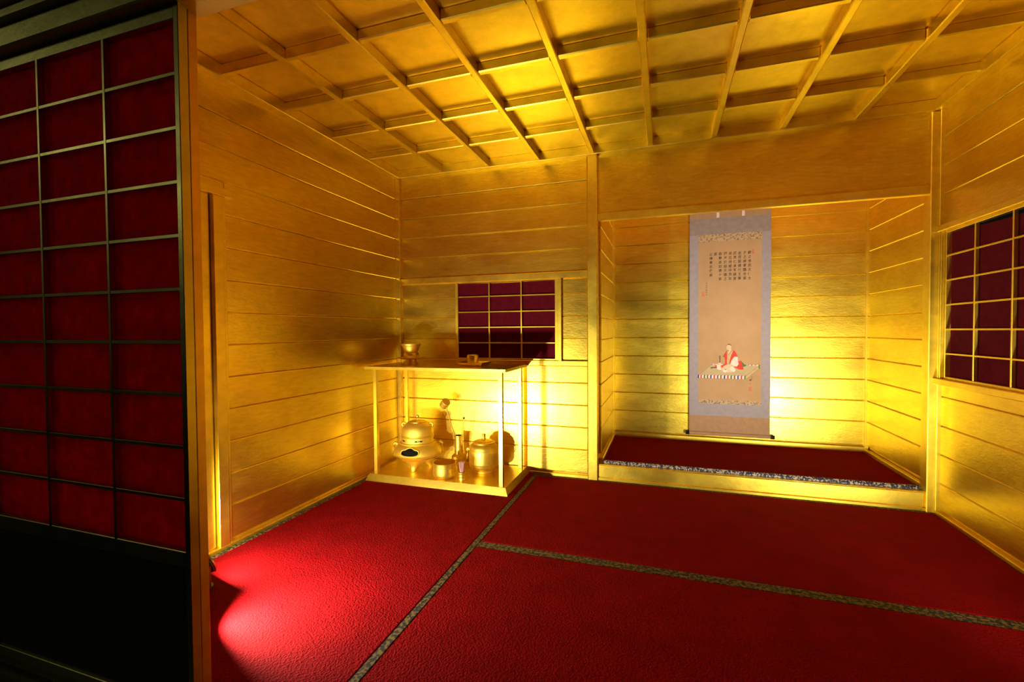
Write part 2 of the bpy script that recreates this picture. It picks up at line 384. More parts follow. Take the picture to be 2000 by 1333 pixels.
# back wall window
w1 = struct(empty('window_1', (0.75, 0.0, 0.6945)))
def WB(n, a, b, c, d, e, f, m='gold_frame', ch=0.0012): return box(n, a-0.75, b-0.75, c, d, e-0.6945, f-0.6945, m, w1, ch)
WB('stile', 0.412, 0.430, -0.003, 0.028, 0.6945, 1.187); WB('stile', 1.064, 1.082, 0.0, 0.028, 0.6945, 1.187)
WB('jamb', 1.082, 1.104, -0.006, 0.03, 0.6945, 1.187)
WB('rail', 0.430, 1.064, 0.0, 0.028, 0.6945, 0.705); WB('rail', 0.430, 1.064, 0.0, 0.028, 1.179, 1.187)
for xb in (0.641, 0.852): WB('lattice_bar', xb-0.004, xb+0.004, 0.004, 0.016, 0.705, 1.179, ch=0.0008)
for k in range(1, 5): WB('lattice_bar', 0.430, 1.064, 0.0045, 0.0155, 0.703+0.0975*k-0.0035, 0.703+0.0975*k+0.0035, ch=0.0008)
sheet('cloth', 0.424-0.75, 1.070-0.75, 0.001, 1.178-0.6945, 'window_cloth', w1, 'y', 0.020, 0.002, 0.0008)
# right wall window
w2 = struct(empty('window_2', (W, -0.48, 0.642)))
def WR(n, a, b, c, d, e, f, m='gold_frame', ch=0.0012): return box(n, a-W, b-W, c+0.48, d+0.48, e-0.642, f-0.642, m, w2, ch)
WR('jamb', W-0.002, W+0.03, -0.044, -0.026, 0.642, 1.324); WR('stile', W+0.010, W+0.036, -0.058, -0.046, 0.642, 1.324)
WR('jamb', W-0.002, W+0.03, -0.945, -0.925, 0.642, 1.324); WR('stile', W+0.010, W+0.036, -0.925, -0.910, 0.642, 1.324)
WR('rail', W+0.010, W+0.036, -0.91, -0.058, 0.642, 0.652); WR('rail', W+0.010, W+0.036, -0.91, -0.058, 1.312, 1.324)
for yb in (-0.258, -0.478, -0.698): WR('lattice_bar', W+0.011, W+0.024, yb-0.004, yb+0.004, 0.652, 1.312, ch=0.0008)
for k in range(1, 6): WR('lattice_bar', W+0.0115, W+0.0235, -0.91, -0.058, 0.645+0.1125*k-0.0035, 0.645+0.1125*k+0.0035, ch=0.0008)
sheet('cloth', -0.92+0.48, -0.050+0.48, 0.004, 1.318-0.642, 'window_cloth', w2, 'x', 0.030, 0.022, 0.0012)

# ---------------------------------------------------------------- tatami mats under red felt
def mat(label, x0, x1, y0, y1, ztop, th, borders, bmat='mat_brocade', group=None):
    e = tag(empty('tatami_mat', ((x0+x1)/2, (y0+y1)/2, ztop-th)), label, 'mat', group)
    cx, cy = (x0+x1)/2, (y0+y1)/2
    X0, X1, Y0, Y1 = x0, x1, y0, y1
    for side, w in borders.items():
        if side == 'l': X0 += w
        if side == 'r': X1 -= w
        if side == 'f': Y0 += w
        if side == 'b': Y1 -= w
    box('felt', X0-cx, X1-cx, Y0-cy, Y1-cy, 0.0, th, 'red_carpet', e, 0.004)
    for side, w in borders.items():
        a = dict(l=(x0, X0, y0, y1), r=(X1, x1, y0, y1), f=(x0, x1, y0, Y0), b=(x0, x1, Y1, y1))[side]
        box('border', a[0]-cx, a[1]-cx, a[2]-cy, a[3]-cy, 0.0, th-0.0005 if bmat == 'mat_brocade' else th+0.008, bmat, e, 0.002 if bmat == 'mat_brocade' else 0.008)
    return e
mat('red tatami mat with brocade edges, under the gold shelf and beside floor lamps', 0.002, 0.957, -D+0.001, -0.003, 0.0, 0.05, {'l': 0.022, 'r': 0.026})
mat('red tatami mat in front of the alcove step, along the back wall', 0.958, W-0.006, -0.956, -0.004, 0.0, 0.05, {'b': 0.022, 'f': 0.024})
mat('red tatami mat between the alcove-side mat and the front sliding doors', 0.958, W-0.006, -D+0.001, -0.957, 0.0, 0.05, {'b': 0.024, 'f': 0.022})
mat('red mat with blue and white brocade edge, on the raised alcove floor', 1.345, 2.873, 0.035, AY-0.013, 0.098, 0.048, {'f': 0.026}, 'alcove_brocade')

# ---------------------------------------------------------------- floor floodlights
def floodlight(label, x, y, az, tilt, energy, spread, size=0.075, group='floor floodlights hidden beside the sliding doors'):
    e = tag(empty('floor_floodlight', (x, y, 0.0), az), label, 'lamp', group)      # local +Y is the aim
    lathe('base_plate', [(0, 0), (0.034, 0), (0.036, 0.002), (0.036, 0.006), (0.033, 0.008), (0, 0.008)], 'lamp_body', e, seg=24)
    for s in (-1, 1): box('yoke_arm', s*0.047-0.003, s*0.047+0.003, -0.010, 0.010, 0.006, 0.086, 'lamp_body', e, 0.001)
    box('yoke_foot', -0.047, 0.047, -0.010, 0.010, 0.006, 0.011, 'lamp_body', e, 0.001)
    rot = (-(math.pi/2-tilt), 0, 0)                                                # lathe axis Z -> aim
    h = lathe('housing', [(0, -0.034), (0.022, -0.034), (0.026, -0.030), (0.042, 0.016), (0.044, 0.018), (0.044, 0.024), (0.040, 0.024), (0.038, 0.018), (0, 0.018)], 'lamp_body', e, (0, 0, 0.078), 8, rot, 20)
    h.rotation_euler = rot
    b = lathe('bezel', [(0.0405, 0.0238), (0.0455, 0.0238), (0.0455, 0.0285), (0.0405, 0.0285), (0.0405, 0.0238)], 'lamp_bezel', e, (0, 0, 0.078), 24, rot)
    lathe('lens', [(0, 0.0195), (0.0385, 0.0195), (0.0385, 0.0235), (0, 0.0245)], 'lamp_lens', e, (0, 0, 0.078), 24, rot)
    ld = bpy.data.lights.new('floodlight_beam', 'AREA'); ld.shape = 'DISK'; ld.size = size; ld.energy = energy; ld.color = LAMP; ld.spread = spread
    lo = bpy.data.objects.new('floodlight_beam', ld); C.objects.link(lo); lo.parent = e
    dvec = Vector((0, math.cos(tilt), math.sin(tilt)))
    lo.location = Vector((0, 0, 0.078)) + dvec*0.031
    lo.rotation_euler = dvec.to_track_quat('-Z', 'Y').to_euler()
    return e
floodlight('small octagonal floor lamp on the red mat by the solid gold door', 0.180, -1.552, R(-14), R(22), E_LEFT, R(180))
floodlight('small octagonal floor lamp behind the sliding doors on the mat beside the shelf', 0.385, -1.735, R(-42), R(8), E_LEFT2, R(142))
floodlight('small octagonal floor lamp behind the sliding doors across from the shelf', 2.765, -1.70, R(14), R(18), E_RIGHT, R(58))

# ---------------------------------------------------------------- gold tea shelf
sh = tag(empty('tea_shelf', (0.458, -0.212, 0.0)), 'gold two-tier tea shelf with four slim posts in the corner', 'shelf')
SX, SY = 0.458, -0.212
x0, x1, y0, y1 = 0.020-SX, 0.900-SX, -0.420-SY, -0.004-SY; q = 0.016
mesh('base_board', [(x0, y0, 0.0005), (x1, y0, 0.0005), (x1, y1, 0.0005), (x0, y1, 0.0005), (x0, y0, 0.006), (x1, y0, 0.006), (x1, y1, 0.006), (x0, y1, 0.006),
     (x0+q, y0+q, 0.040), (x1-q, y0+q, 0.040), (x1-q, y1-q*0.4, 0.040), (x0+q, y1-q*0.4, 0.040)],
     [(3, 2, 1, 0), (0, 1, 5, 4), (1, 2, 6, 5), (2, 3, 7, 6), (3, 0, 4, 7), (4, 5, 9, 8), (5, 6, 10, 9), (6, 7, 11, 10), (7, 4, 8, 11), (8, 9, 10, 11)], 'gold_shelf', sh)
for (px, py) in ((0.075, -0.385), (0.856, -0.385), (0.075, -0.040), (0.856, -0.040)):
    box('post', px-0.0115-SX, px+0.0115-SX, py-0.0115-SY, py+0.0115-SY, 0.040, 0.656, 'gold_shelf', sh, 0.0015)
q = 0.0005
x0, x1, y0, y1 = 0.020-SX, 0.892-SX, -0.416-SY, -0.004-SY
mesh('top_board', [(x0+q, y0+q, 0.656), (x1-q, y0+q, 0.656), (x1-q, y1, 0.656), (x0+q, y1, 0.656), (x0, y0, 0.672), (x1, y0, 0.672), (x1, y1, 0.672), (x0, y1, 0.672),
     (x0+0.002, y0+0.002, 0.673), (x1-0.002, y0+0.002, 0.673), (x1-0.002, y1-0.001, 0.673), (x0+0.002, y1-0.001, 0.673)],
     [(3, 2, 1, 0), (0, 1, 5, 4), (1, 2, 6, 5), (2, 3, 7, 6), (3, 0, 4, 7), (4, 5, 9, 8), (5, 6, 10, 9), (6, 7, 11, 10), (7, 4, 8, 11), (8, 9, 10, 11)], 'gold_shelf', sh)
BZ, TZ = 0.0402, 0.6732

# ---- brazier on three feet with cloud-shaped fire window
FX, FY = 0.245, -0.205
br = tag(empty('brazier', (FX, FY, BZ)), 'round gold tripod brazier with black cloud-shaped fire opening', 'brazier')
def interp(prof, zz):
    for (ra, za), (rb, zb) in zip(prof, prof[1:]):
        if za <= zz <= zb and zb > za: return ra + (rb-ra)*(zz-za)/(zb-za)
    return prof[-1][0]
prof = [(0.020, 0.058), (0.060, 0.060), (0.092, 0.065), (0.118, 0.073), (0.133, 0.082), (0.1410, 0.089), (0.1445, 0.095), (0.1450, 0.101), (0.1435, 0.110),
        (0.140, 0.120), (0.1345, 0.130), (0.128, 0.138), (0.120, 0.146), (0.112, 0.152), (0.1055, 0.156)]
def subdiv(p, n=4):
    out = []
    for i in range(len(p)-1):
        p0, p1, p2, p3 = p[max(i-1, 0)], p[i], p[i+1], p[min(i+2, len(p)-1)]
        for k in range(n):
            t = k/n; c = []
            for a in (0, 1):
                c.append(0.5*((2*p1[a]) + (-p0[a]+p2[a])*t + (2*p0[a]-5*p1[a]+4*p2[a]-p3[a])*t*t + (-p0[a]+3*p1[a]-3*p2[a]+p3[a])*t**3))
            out.append(tuple(c))
    return out + [p[-1]]
ps = subdiv(prof, 4)
SEG = 144; TH0 = R(-81)
cloud = []                                  # (lateral metres, height) outline of the opening
for k in range(72):
    a = 2*math.pi*k/72; ca, sa = math.cos(a), math.sin(a)
    rr = 1.0
    x_ = 0.054*(abs(ca)**0.75)*(1 if ca >= 0 else -1)
    z_ = 0.0215*(abs(sa)**0.7)*(1 if sa >= 0 else -1)
    if sa > 0:                              # three lobes on the upper side
        u_ = x_/0.054
        z_ *= 0.80 + 0.38*max(0, math.cos(u_*math.pi*0.95))**1.0 if abs(u_) < 0.56 else 0.74
    cloud.append((x_, z_))
ZC = 0.122
def inside(px_, pz_):
    c = False; n = len(cloud); j = n-1
    for i in range(n):
        xi, zi = cloud[i]; xj, zj = cloud[j]
        if (zi > pz_) != (zj > pz_) and px_ < (xj-xi)*(pz_-zi)/(zj-zi)+xi: c = not c
        j = i
    return c
v, f = lathe_data(ps, SEG)
keep = []
for q in f:
    cx = sum(v[i][0] for i in q)/len(q); cy = sum(v[i][1] for i in q)/len(q); cz = sum(v[i][2] for i in q)/len(q)
    a = math.atan2(cy, cx)-TH0; a = (a+math.pi) % (2*math.pi)-math.pi
    if abs(a) < 0.6 and inside(a*0.135, cz-ZC): continue
    keep.append(q)
body = mesh('body', v, keep, 'gold_cast', br, smooth=50)
lathe('fire_pit', [(max(0, r-0.012), zz+0.004) for r, zz in ps[6:]], 'black', br, seg=48)
rim = []
for (lx, lz) in cloud:
    zz = ZC+lz; r_ = interp(ps, zz); a = TH0+lx/0.135
    rim.append(((r_+0.001)*math.cos(a), (r_+0.001)*math.sin(a), zz))
tube('opening_rim', rim, 0.0038, 'gold_cast', br, 8, True)
for k, a in enumerate((R(-80), R(38), R(158))):
    v, f = [], []; FP = [(0.0155, 0), (0.0170, 0.003), (0.0185, 0.009), (0.024, 0.018), (0.034, 0.029), (0.048, 0.040), (0.064, 0.050), (0.080, 0.058), (0.094, 0.066)]
    for r_, zz in FP:      # a leg that flares up into the belly
        rc_ = 0.080 - 0.050*(zz/0.066)
        v += [(rc_*math.cos(a)+r_*math.cos(2*math.pi*j/32), rc_*math.sin(a)+r_*math.sin(2*math.pi*j/32), zz) for j in range(32)]
    for i in range(len(FP)-1):
        for j in range(32): f.append((i*32+j, i*32+(j+1) % 32, i*32+32+(j+1) % 32, i*32+32+j))
    f.append(tuple(range(31, -1, -1))); f.append(tuple(range(len(v)-32, len(v))))
    mesh('foot', v, f, 'gold_cast', br, smooth=50)
ring = lathe('kettle_ring', [(0.102, 0.150), (0.1085, 0.152), (0.110, 0.156), (0.1085, 0.160), (0.100, 0.162), (0.0985, 0.165), (0.0985, 0.192), (0.0995, 0.196), (0.097, 0.199), (0.092, 0.199), (0.092, 0.150)], 'gold_cast', br)
for a, w_, rnd in ((R(-66), 0.0105, 0), (R(-57.5), 0.0042, 1), (R(-49), 0.0105, 0), (R(-118), 0.0105, 0), (R(-110), 0.004, 1), (R(20), 0.0105, 0), (R(150), 0.0105, 0)):
    s = cbox(0.004, w_*2*0.8, 0.0075, 0.001, 'black') if not rnd else cbox(0.004, 0.007, 0.0075, 0.002, 'black')
    link('vent_slot', s, None, ring, (0.0975*math.cos(a), 0.0975*math.sin(a), 0.178), (0, 0, a))
for a in (R(30), R(196)):
    lx, ly = 0.132*math.cos(a), 0.132*math.sin(a)
    lg = mesh('lion_lug', *tube_data([(lx*0.88, ly*0.88, 0.128), (lx*0.98, ly*0.98, 0.146), (lx*1.06, ly*1.06, 0.150), (lx*1.12, ly*1.12, 0.142), (lx*1.12, ly*1.12, 0.132)], [0.012, 0.012, 0.010, 0.008, 0.005], 10), 'gold_cast', br, smooth=60)
    rc = Vector((lx*1.13, ly*1.13, 0.110)); t_ = Vector((-ly, lx, 0)).normalized(); n_ = Vector((lx, ly, 0)).normalized()
    tube('ring_handle', [rc + t_*0.016*math.cos(b_*math.pi/12) + Vector((0, 0, 1))*0.026*math.sin(b_*math.pi/12) + n_*0.004*math.sin(b_*math.pi/12)*-1 for b_ in range(24)], 0.0028, 'gold_ware', br, 8, True)
# ---- kettle set in the brazier
kt = tag(empty('tea_kettle', (FX, FY, BZ+0.1995)), 'gold domed kettle with ball-knob lid set on the brazier', 'kettle')
lathe('body', [(0, -0.030), (0.070, -0.028), (0.088, -0.012), (0.0915, 0.0), (0.0975, 0.0005), (0.0975, 0.004), (0.0955, 0.006), (0.0965, 0.016), (0.0955, 0.030), (0.092, 0.044), (0.086, 0.056), (0.0775, 0.066), (0.067, 0.074), (0.056, 0.0795), (0.053, 0.0805), (0.050, 0.079), (0, 0.079)], 'gold_cast', kt, smooth=50)
ld = lathe('lid', [(0.0, 0.079), (0.049, 0.0795), (0.052, 0.081), (0.052, 0.0835), (0.049, 0.085), (0.030, 0.0895), (0.008, 0.0915), (0, 0.0915)], 'gold_ware', kt)
lathe('knob', [(0, 0.0913), (0.006, 0.0915), (0.0035, 0.094), (0.003, 0.101), (0.0055, 0.1035), (0.009, 0.1075), (0.0108, 0.113), (0.0095, 0.119), (0.0055, 0.1228), (0, 0.124)], 'gold_ware', ld, seg=28)
for a in (R(14), R(198)):
    lx, ly = 0.083*math.cos(a), 0.083*math.sin(a)
    mesh('lug', *tube_data([(lx*0.92, ly*0.92, 0.050), (lx*1.12, ly*1.12, 0.056), (lx*1.17, ly*1.17, 0.066), (lx*1.06, ly*1.06, 0.075), (lx*0.88, ly*0.88, 0.072)], [0.006, 0.0065, 0.006, 0.0065, 0.006], 8), 'gold_cast', kt, smooth=60)

# ---- water jar
jx, jy = 0.668, -0.168
ja = tag(empty('water_jar', (jx, jy, BZ)), 'squat gold lidded water jar with ring handles on the shelf base', 'jar')
lathe('body', [(0, 0), (0.056, 0), (0.058, 0.003), (0.058, 0.007), (0.055, 0.010), (0.064, 0.014), (0.076, 0.022), (0.084, 0.034), (0.0875, 0.046), (0.0885, 0.056), (0.0895, 0.0575), (0.0895, 0.061), (0.0885, 0.0625), (0.0890, 0.085), (0.0890, 0.120), (0.0880, 0.136), (0.0870, 0.1375), (0.0865, 0.140), (0.0845, 0.150), (0.079, 0.160), (0.071, 0.167), (0.066, 0.170), (0.0655, 0.172), (0, 0.172)], 'gold_ware', ja)
jl = lathe('lid', [(0, 0.172), (0.060, 0.172), (0.0665, 0.174), (0.067, 0.177), (0.062, 0.1785), (0.058, 0.180), (0.052, 0.1845), (0.035, 0.190), (0.015, 0.1925), (0, 0.193)], 'gold_ware', ja)
lathe('knob', [(0, 0.1925), (0.0125, 0.1925), (0.011, 0.195), (0.0105, 0.216), (0.012, 0.219), (0.012, 0.222), (0.009, 0.2245), (0, 0.225)], 'gold_ware', jl, seg=28)
for a in (R(198), R(18)):
    u_ = Vector((math.cos(a), math.sin(a), 0)); t_ = Vector((-u_.y, u_.x, 0))
    mesh('lug', *tube_data([u_*0.084+Vector((0, 0, 0.132)), u_*0.097+Vector((0, 0, 0.139)), u_*0.101+Vector((0, 0, 0.130)), u_*0.096+Vector((0, 0, 0.121))], [0.008, 0.0085, 0.007, 0.004], 10), 'gold_ware', ja, smooth=60)
    tube('ring_handle', [u_*(0.0985-0.002*math.sin(b_*math.pi/10)) + t_*0.017*math.cos(b_*math.pi/10) + Vector((0, 0, 0.100+0.024*math.sin(b_*math.pi/10))) for b_ in range(20)], 0.0025, 'gold_ware', ja, 8, True)

# ---- ladle vase, ladle, fire tongs
vx, vy = 0.463, -0.080
va = tag(empty('ladle_vase', (vx, vy, BZ)), 'slender gold ladle vase with round foot and dark mouth', 'vase')
lathe('body', [(0, 0), (0.036, 0), (0.037, 0.003), (0.034, 0.008), (0.036, 0.018), (0.043, 0.032), (0.0455, 0.044), (0.043, 0.055), (0.034, 0.063), (0.0265, 0.067), (0.0255, 0.070), (0.0252, 0.110), (0.0262, 0.111), (0.0262, 0.114), (0.0252, 0.115), (0.0252, 0.152), (0.0262, 0.153), (0.0262, 0.156), (0.0252, 0.157), (0.0255, 0.176), (0.0275, 0.179), (0.0275, 0.182), (0.0245, 0.1825), (0.0225, 0.180), (0.0225, 0.150)], 'gold_ware', va)
lathe('mouth_liner', [(0.0225, 0.177), (0.0222, 0.170), (0.0222, 0.075), (0, 0.075)], 'black', va, seg=32)
la = tag(empty('ladle', (vx, vy, BZ+0.076)), 'gold ladle with round cup leaning out of the vase', 'ladle')
cup_c = Vector((0.388, -0.115, 0.424)) - Vector((vx, vy, BZ+0.076))
ax = Vector((0.62, -0.42, 0.60)).normalized()            # from the cup mouth to its closed end
hp = cup_c + Vector((0.012, -0.006, -0.022))
tube('handle', [Vector((0.006, 0.004, 0.001)), Vector((-0.0195, -0.0045, 0.10)), hp*0.6, hp], [0.003, 0.003, 0.0032, 0.0034], 'gold_ware', la, 8)
rotq = ax.to_track_quat('Z', 'Y').to_euler()
cp = lathe('cup', [(0.0, 0.023), (0.025, 0.023), (0.027, 0.021), (0.0275, 0.0), (0.0275, -0.022), (0.026, -0.024), (0.0250, -0.022), (0.0250, 0.019), (0, 0.019)], 'gold_cast', la, cup_c, 40, rotq)
cp.rotation_euler = rotq
tg = tag(empty('fire_tongs', (vx+0.006, vy-0.004, BZ+0.076)), 'pair of thin gold fire tongs standing in the vase', 'tongs')
for s in (-1, 1):
    ta = Vector((0.008+s*0.003, 0.002*s, 0.0)); tb = Vector((0.040+s*0.002, -0.016+0.003*s, 0.214))
    st = tube('rod', [ta, ta.lerp(tb, 0.5), tb], [0.0014, 0.0018, 0.0022], 'gold_ware', tg, 8)
    lathe('finial', [(0, 0), (0.0028, 0.001), (0.0038, 0.004), (0.0025, 0.007), (0.0036, 0.010), (0.0022, 0.014), (0, 0.016)], 'dark_wood', st, tb-Vector((0, 0, 0.001)), 12)

# ---- waste bowl, whisk stand, whisk
wbw = tag(empty('rinse_bowl', (0.487, -0.326, BZ)), 'open gold rinse-water bowl at the front of the shelf base', 'bowl')
lathe('bowl', [(0, 0), (0.046, 0), (0.056, 0.003), (0.063, 0.010), (0.0655, 0.018), (0.0655, 0.034), (0.0664, 0.0345), (0.0664, 0.0365), (0.0655, 0.037), (0.0655, 0.056), (0.0668, 0.057), (0.0668, 0.0605), (0.0655, 0.0615), (0.066, 0.082), (0.0665, 0.084), (0.065, 0.0855), (0.0635, 0.084), (0.063, 0.016), (0.055, 0.006), (0, 0.005)], 'gold_ware', wbw)
ws = tag(empty('whisk_stand', (0.608, -0.352, BZ)), 'small gold tube stand holding the whisk', 'stand')
lathe('tube', [(0, 0), (0.019, 0), (0.020, 0.002), (0.020, 0.004), (0.0188, 0.006), (0.0186, 0.020), (0.0192, 0.021), (0.0192, 0.023), (0.0186, 0.024), (0.0186, 0.036), (0.0198, 0.038), (0.0198, 0.043), (0.0185, 0.045), (0.0165, 0.044), (0.0165, 0.006), (0, 0.006)], 'gold_ware', ws, seg=40)
wk = tag(empty('tea_whisk', (0.608, -0.352, BZ+0.0062)), 'pinkish bamboo tea whisk standing in its gold tube', 'whisk')
lathe('grip', [(0, 0), (0.0095, 0), (0.0098, 0.004), (0.0098, 0.034), (0.0085, 0.036), (0, 0.036)], 'bamboo', wk, seg=24)
v, f = [], []
for ringk, (n_, r0_, r1_) in enumerate(((30, 0.0088, 0.0165), (18, 0.0050, 0.0080))):
    for k in range(n_):
        a = 2*math.pi*k/n_ + ringk
        tv, tf = tube_data([(r0_*math.cos(a), r0_*math.sin(a), 0.034), ((r0_*0.45+r1_*0.55)*1.05*math.cos(a), (r0_*0.45+r1_*0.55)*1.05*math.sin(a), 0.068), (r1_*math.cos(a), r1_*math.sin(a), 0.092), (r1_*0.93*math.cos(a), r1_*0.93*math.sin(a), 0.098)], [0.0010, 0.0008, 0.0006, 0.0003], 4)
        b0 = len(v); v += tv; f += [tuple(i+b0 for i in q) for q in tf]
mesh('tines', v, f, 'bamboo', wk)['kind'] = 'stuff'

# ---- tea bowl on its stand; tray with caddy (on the shelf top)
tx, ty = 0.200, -0.195
bs = tag(empty('tea_bowl_stand', (tx, ty, TZ)), 'gold saucer-shaped bowl stand with flared foot on the shelf top', 'stand')
lathe('foot', [(0, 0), (0.0415, 0), (0.042, 0.002), (0.039, 0.006), (0.0335, 0.016), (0.031, 0.026), (0.031, 0.030), (0, 0.030)], 'gold_ware', bs)
lathe('saucer', [(0, 0.0302), (0.034, 0.0302), (0.060, 0.0325), (0.082, 0.038), (0.088, 0.041), (0.0885, 0.0425), (0.086, 0.043), (0.078, 0.0405), (0.046, 0.0375), (0, 0.037)], 'gold_ware', bs)
lathe('bowl_socket', [(0, 0.0372), (0.037, 0.0376), (0.0425, 0.043), (0.0462, 0.053), (0.0465, 0.060), (0.0445, 0.068), (0.0425, 0.072), (0.0405, 0.072), (0.0425, 0.064), (0.043, 0.056), (0.036, 0.042), (0, 0.041)], 'gold_ware', bs)
tb = tag(empty('tea_bowl', (tx, ty, TZ+0.046)), 'flared gold tea bowl set in the saucer-shaped stand', 'bowl')
lathe('bowl', [(0, 0), (0.020, 0), (0.021, 0.004), (0.030, 0.014), (0.039, 0.027), (0.046, 0.044), (0.052, 0.060), (0.0555, 0.066), (0.0575, 0.069), (0.0600, 0.075), (0.0615, 0.0785), (0.0605, 0.0795), (0.0585, 0.078), (0.055, 0.070), (0.048, 0.054), (0.036, 0.030), (0.018, 0.010), (0, 0.008)], 'gold_ware', tb)
rx, ry = 0.632, -0.212
tr = tag(empty('tray', (rx, ry, TZ)), 'square gold tray with flared sides on the shelf top', 'tray')
def ring4(h, zz): return [(-h, -h, zz), (h, -h, zz), (h, h, zz), (-h, h, zz)]
v = ring4(0.062, 0) + ring4(0.0635, 0.0015) + ring4(0.0785, 0.0205) + ring4(0.0785, 0.0220) + ring4(0.0755, 0.0220) + ring4(0.0605, 0.0045)
f = [(3, 2, 1, 0)]
for k in range(5):
    for i in range(4): f.append((k*4+i, k*4+(i+1) % 4, k*4+4+(i+1) % 4, k*4+4+i))
f.append((20, 21, 22, 23))
mesh('tray_body', v, f, 'gold_shelf', tr)
cd_ = tag(empty('tea_caddy', (0.618, -0.205, TZ+0.0047)), 'small round gold tea caddy standing on the tray', 'caddy')
lathe('jar', [(0, 0), (0.027, 0), (0.031, 0.003), (0.0335, 0.010), (0.0345, 0.020), (0.0345, 0.036), (0.033, 0.0365), (0, 0.0365)], 'gold_ware', cd_)
lathe('lid', [(0.033, 0.0366), (0.0352, 0.0368), (0.0352, 0.050), (0.0338, 0.056), (0.030, 0.0595), (0.015, 0.061), (0, 0.0613)], 'gold_ware', cd_)

# ---------------------------------------------------------------- hanging scroll in the alcove
SXC, SYC = 2.102, 0.7115
hs = tag(empty('hanging_scroll', (SXC, SYC+0.006, 0.148)), 'tall hanging scroll with calligraphy over a seated robed figure, in the alcove', 'scroll')
def SB(n, a, b, zz0, zz1, yf, yb, m, ch=0.0): return box(n, a-SXC, b-SXC, yf-SYC-0.006, yb-SYC-0.006, zz0-0.148, zz1-0.148, m, hs, ch)
SL, SR = 1.851, 2.350
SB('top_band', SL, SR, 1.630, 1.760, 0.7122, 0.7138, 'scroll_brown')
SB('upper_mount', SL, SR, 1.520, 1.630, 0.7121, 0.7138, 'scroll_grey')
SB('side_mount', SL, 1.909, 0.366, 1.520, 0.7122, 0.7138, 'scroll_lavender'); SB('side_mount', 2.296, SR, 0.366, 1.520, 0.7122, 0.7138, 'scroll_lavender')
SB('lower_mount', SL, SR, 0.283, 0.366, 0.7121, 0.7138, 'scroll_lavender')
SB('brocade_band', 1.909, 2.296, 1.471, 1.520, 0.7119, 0.7138, 'scroll_brocade'); SB('brocade_band', 1.909, 2.296, 0.366, 0.394, 0.7119, 0.7138, 'scroll_brocade')
SB('painting_silk', 1.909, 2.296, 0.394, 1.471, 0.7120, 0.7138, 'scroll_silk')
SB('bottom_band', SL, SR, 0.160, 0.283, 0.7122, 0.7138, 'scroll_brown')
for a in (2.021, 2.176): SB('hanging_strap', a, a+0.017, 1.6305, 1.760, 0.7112, 0.7121, 'scroll_strap')
lathe('top_rod', [(0, -0.252), (0.006, -0.252), (0.006, 0.252), (0, 0.252)], 'scroll_brown', hs, (0, -0.003, 1.763-0.148), 16, (0, math.pi/2, 0))
tube('cord', [(-0.11, -0.003, 1.766-0.148), (0, 0.004, 1.86-0.148), (0.11, -0.003, 1.766-0.148)], 0.0015, 'scroll_brown', hs, 6)
lathe('roller', [(0, -0.250), (0.0115, -0.250), (0.0115, 0.250), (0, 0.250)], 'scroll_brown', hs, (0, -0.006, 0.160-0.148), 20, (0, math.pi/2, 0))
for s in (-1, 1):
    lathe('roller_knob', [(0, 0), (0.0110, 0), (0.0125, 0.002), (0.0125, 0.023), (0.0115, 0.025), (0, 0.025)], 'lacquer', hs, (s*0.2500, -0.006, 0.160-0.148), 20, (0, s*math.pi/2, 0))
# flat brushwork: polygons (x, z) in metres on the silk
def paint(name, polys, parent, lift):
    vs, fs, mi, ms = [], [], [], []
    for k, (m, pts) in enumerate(polys):
        b0 = len(vs); yy = 0.7120 - lift - 0.00004*k
        vs += [(x-SXC, yy-SYC-0.006, zz-0.148) for x, zz in pts]
        fs.append(tuple(range(b0, b0+len(pts)))); mi.append(m)
        if m not in ms: ms.append(m)
    me = bpy.data.meshes.new(name); me.from_pydata(vs, [], fs)
    for m in ms: me.materials.append(MATS[m])
    for p, m in zip(me.polygons, mi): p.material_index = ms.index(m)
    return link(name, me, None, parent)
def line(x0, z0, x1, z1, w):
    d = Vector((x1-x0, z1-z0)); n = Vector((-d.y, d.x)).normalized()*w/2
    return [(x0+n.x, z0+n.y), (x0-n.x, z0-n.y), (x1-n.x, z1-n.y), (x1+n.x, z1+n.y)]
polys = [('paint_olive', [(1.915, 0.564), (1.992, 0.634), (2.283, 0.635), (2.202, 0.561)]), ('paint_straw', [(2.204, 0.561), (2.286, 0.635), (2.286, 0.615), (2.203, 0.539)]),
         ('paint_white', [(1.908, 0.563), (2.204, 0.561), (2.203, 0.539), (1.908, 0.541)]), ('paint_white', [(1.992, 0.639), (2.283, 0.637), (2.283, 0.632), (1.99, 0.633)])]
cyc = ('paint_blue', 'paint_crimson', 'paint_green', 'paint_brown')
for k, xs in enumerate((1.911, 1.928, 1.949, 1.969, 1.99, 2.011, 2.033, 2.053, 2.075, 2.096, 2.116, 2.137, 2.158, 2.179, 2.2)):
    c = cyc[k % 4] if k < 14 else 'paint_green'
    polys.append((c, [(xs-0.003, 0.5635), (xs+0.006, 0.5635), (xs+0.003, 0.558), (xs+0.003, 0.5395), (xs-0.0055, 0.5395), (xs-0.0055, 0.558)]))
for xs, c in ((1.994, 'paint_blue'), (2.012, 'paint_crimson'), (2.217, 'paint_brown'), (2.238, 'paint_blue'), (2.260, 'paint_crimson')):
    polys.append((c, [(xs-0.003, 0.632), (xs+0.003, 0.632), (xs+0.006, 0.638), (xs, 0.638)]))
polys += [('paint_green', [(2.280, 0.638), (2.287, 0.638), (2.287, 0.614), (2.281, 0.610)]), ('ink_faint', line(2.204, 0.561, 2.285, 0.634, 0.0009)), ('ink_faint', line(2.203, 0.539, 2.286, 0.614, 0.0009)),
          ('ink_faint', line(1.915, 0.564, 1.992, 0.634, 0.0008)), ('ink_faint', line(1.908, 0.5405, 2.203, 0.5388, 0.0009))]
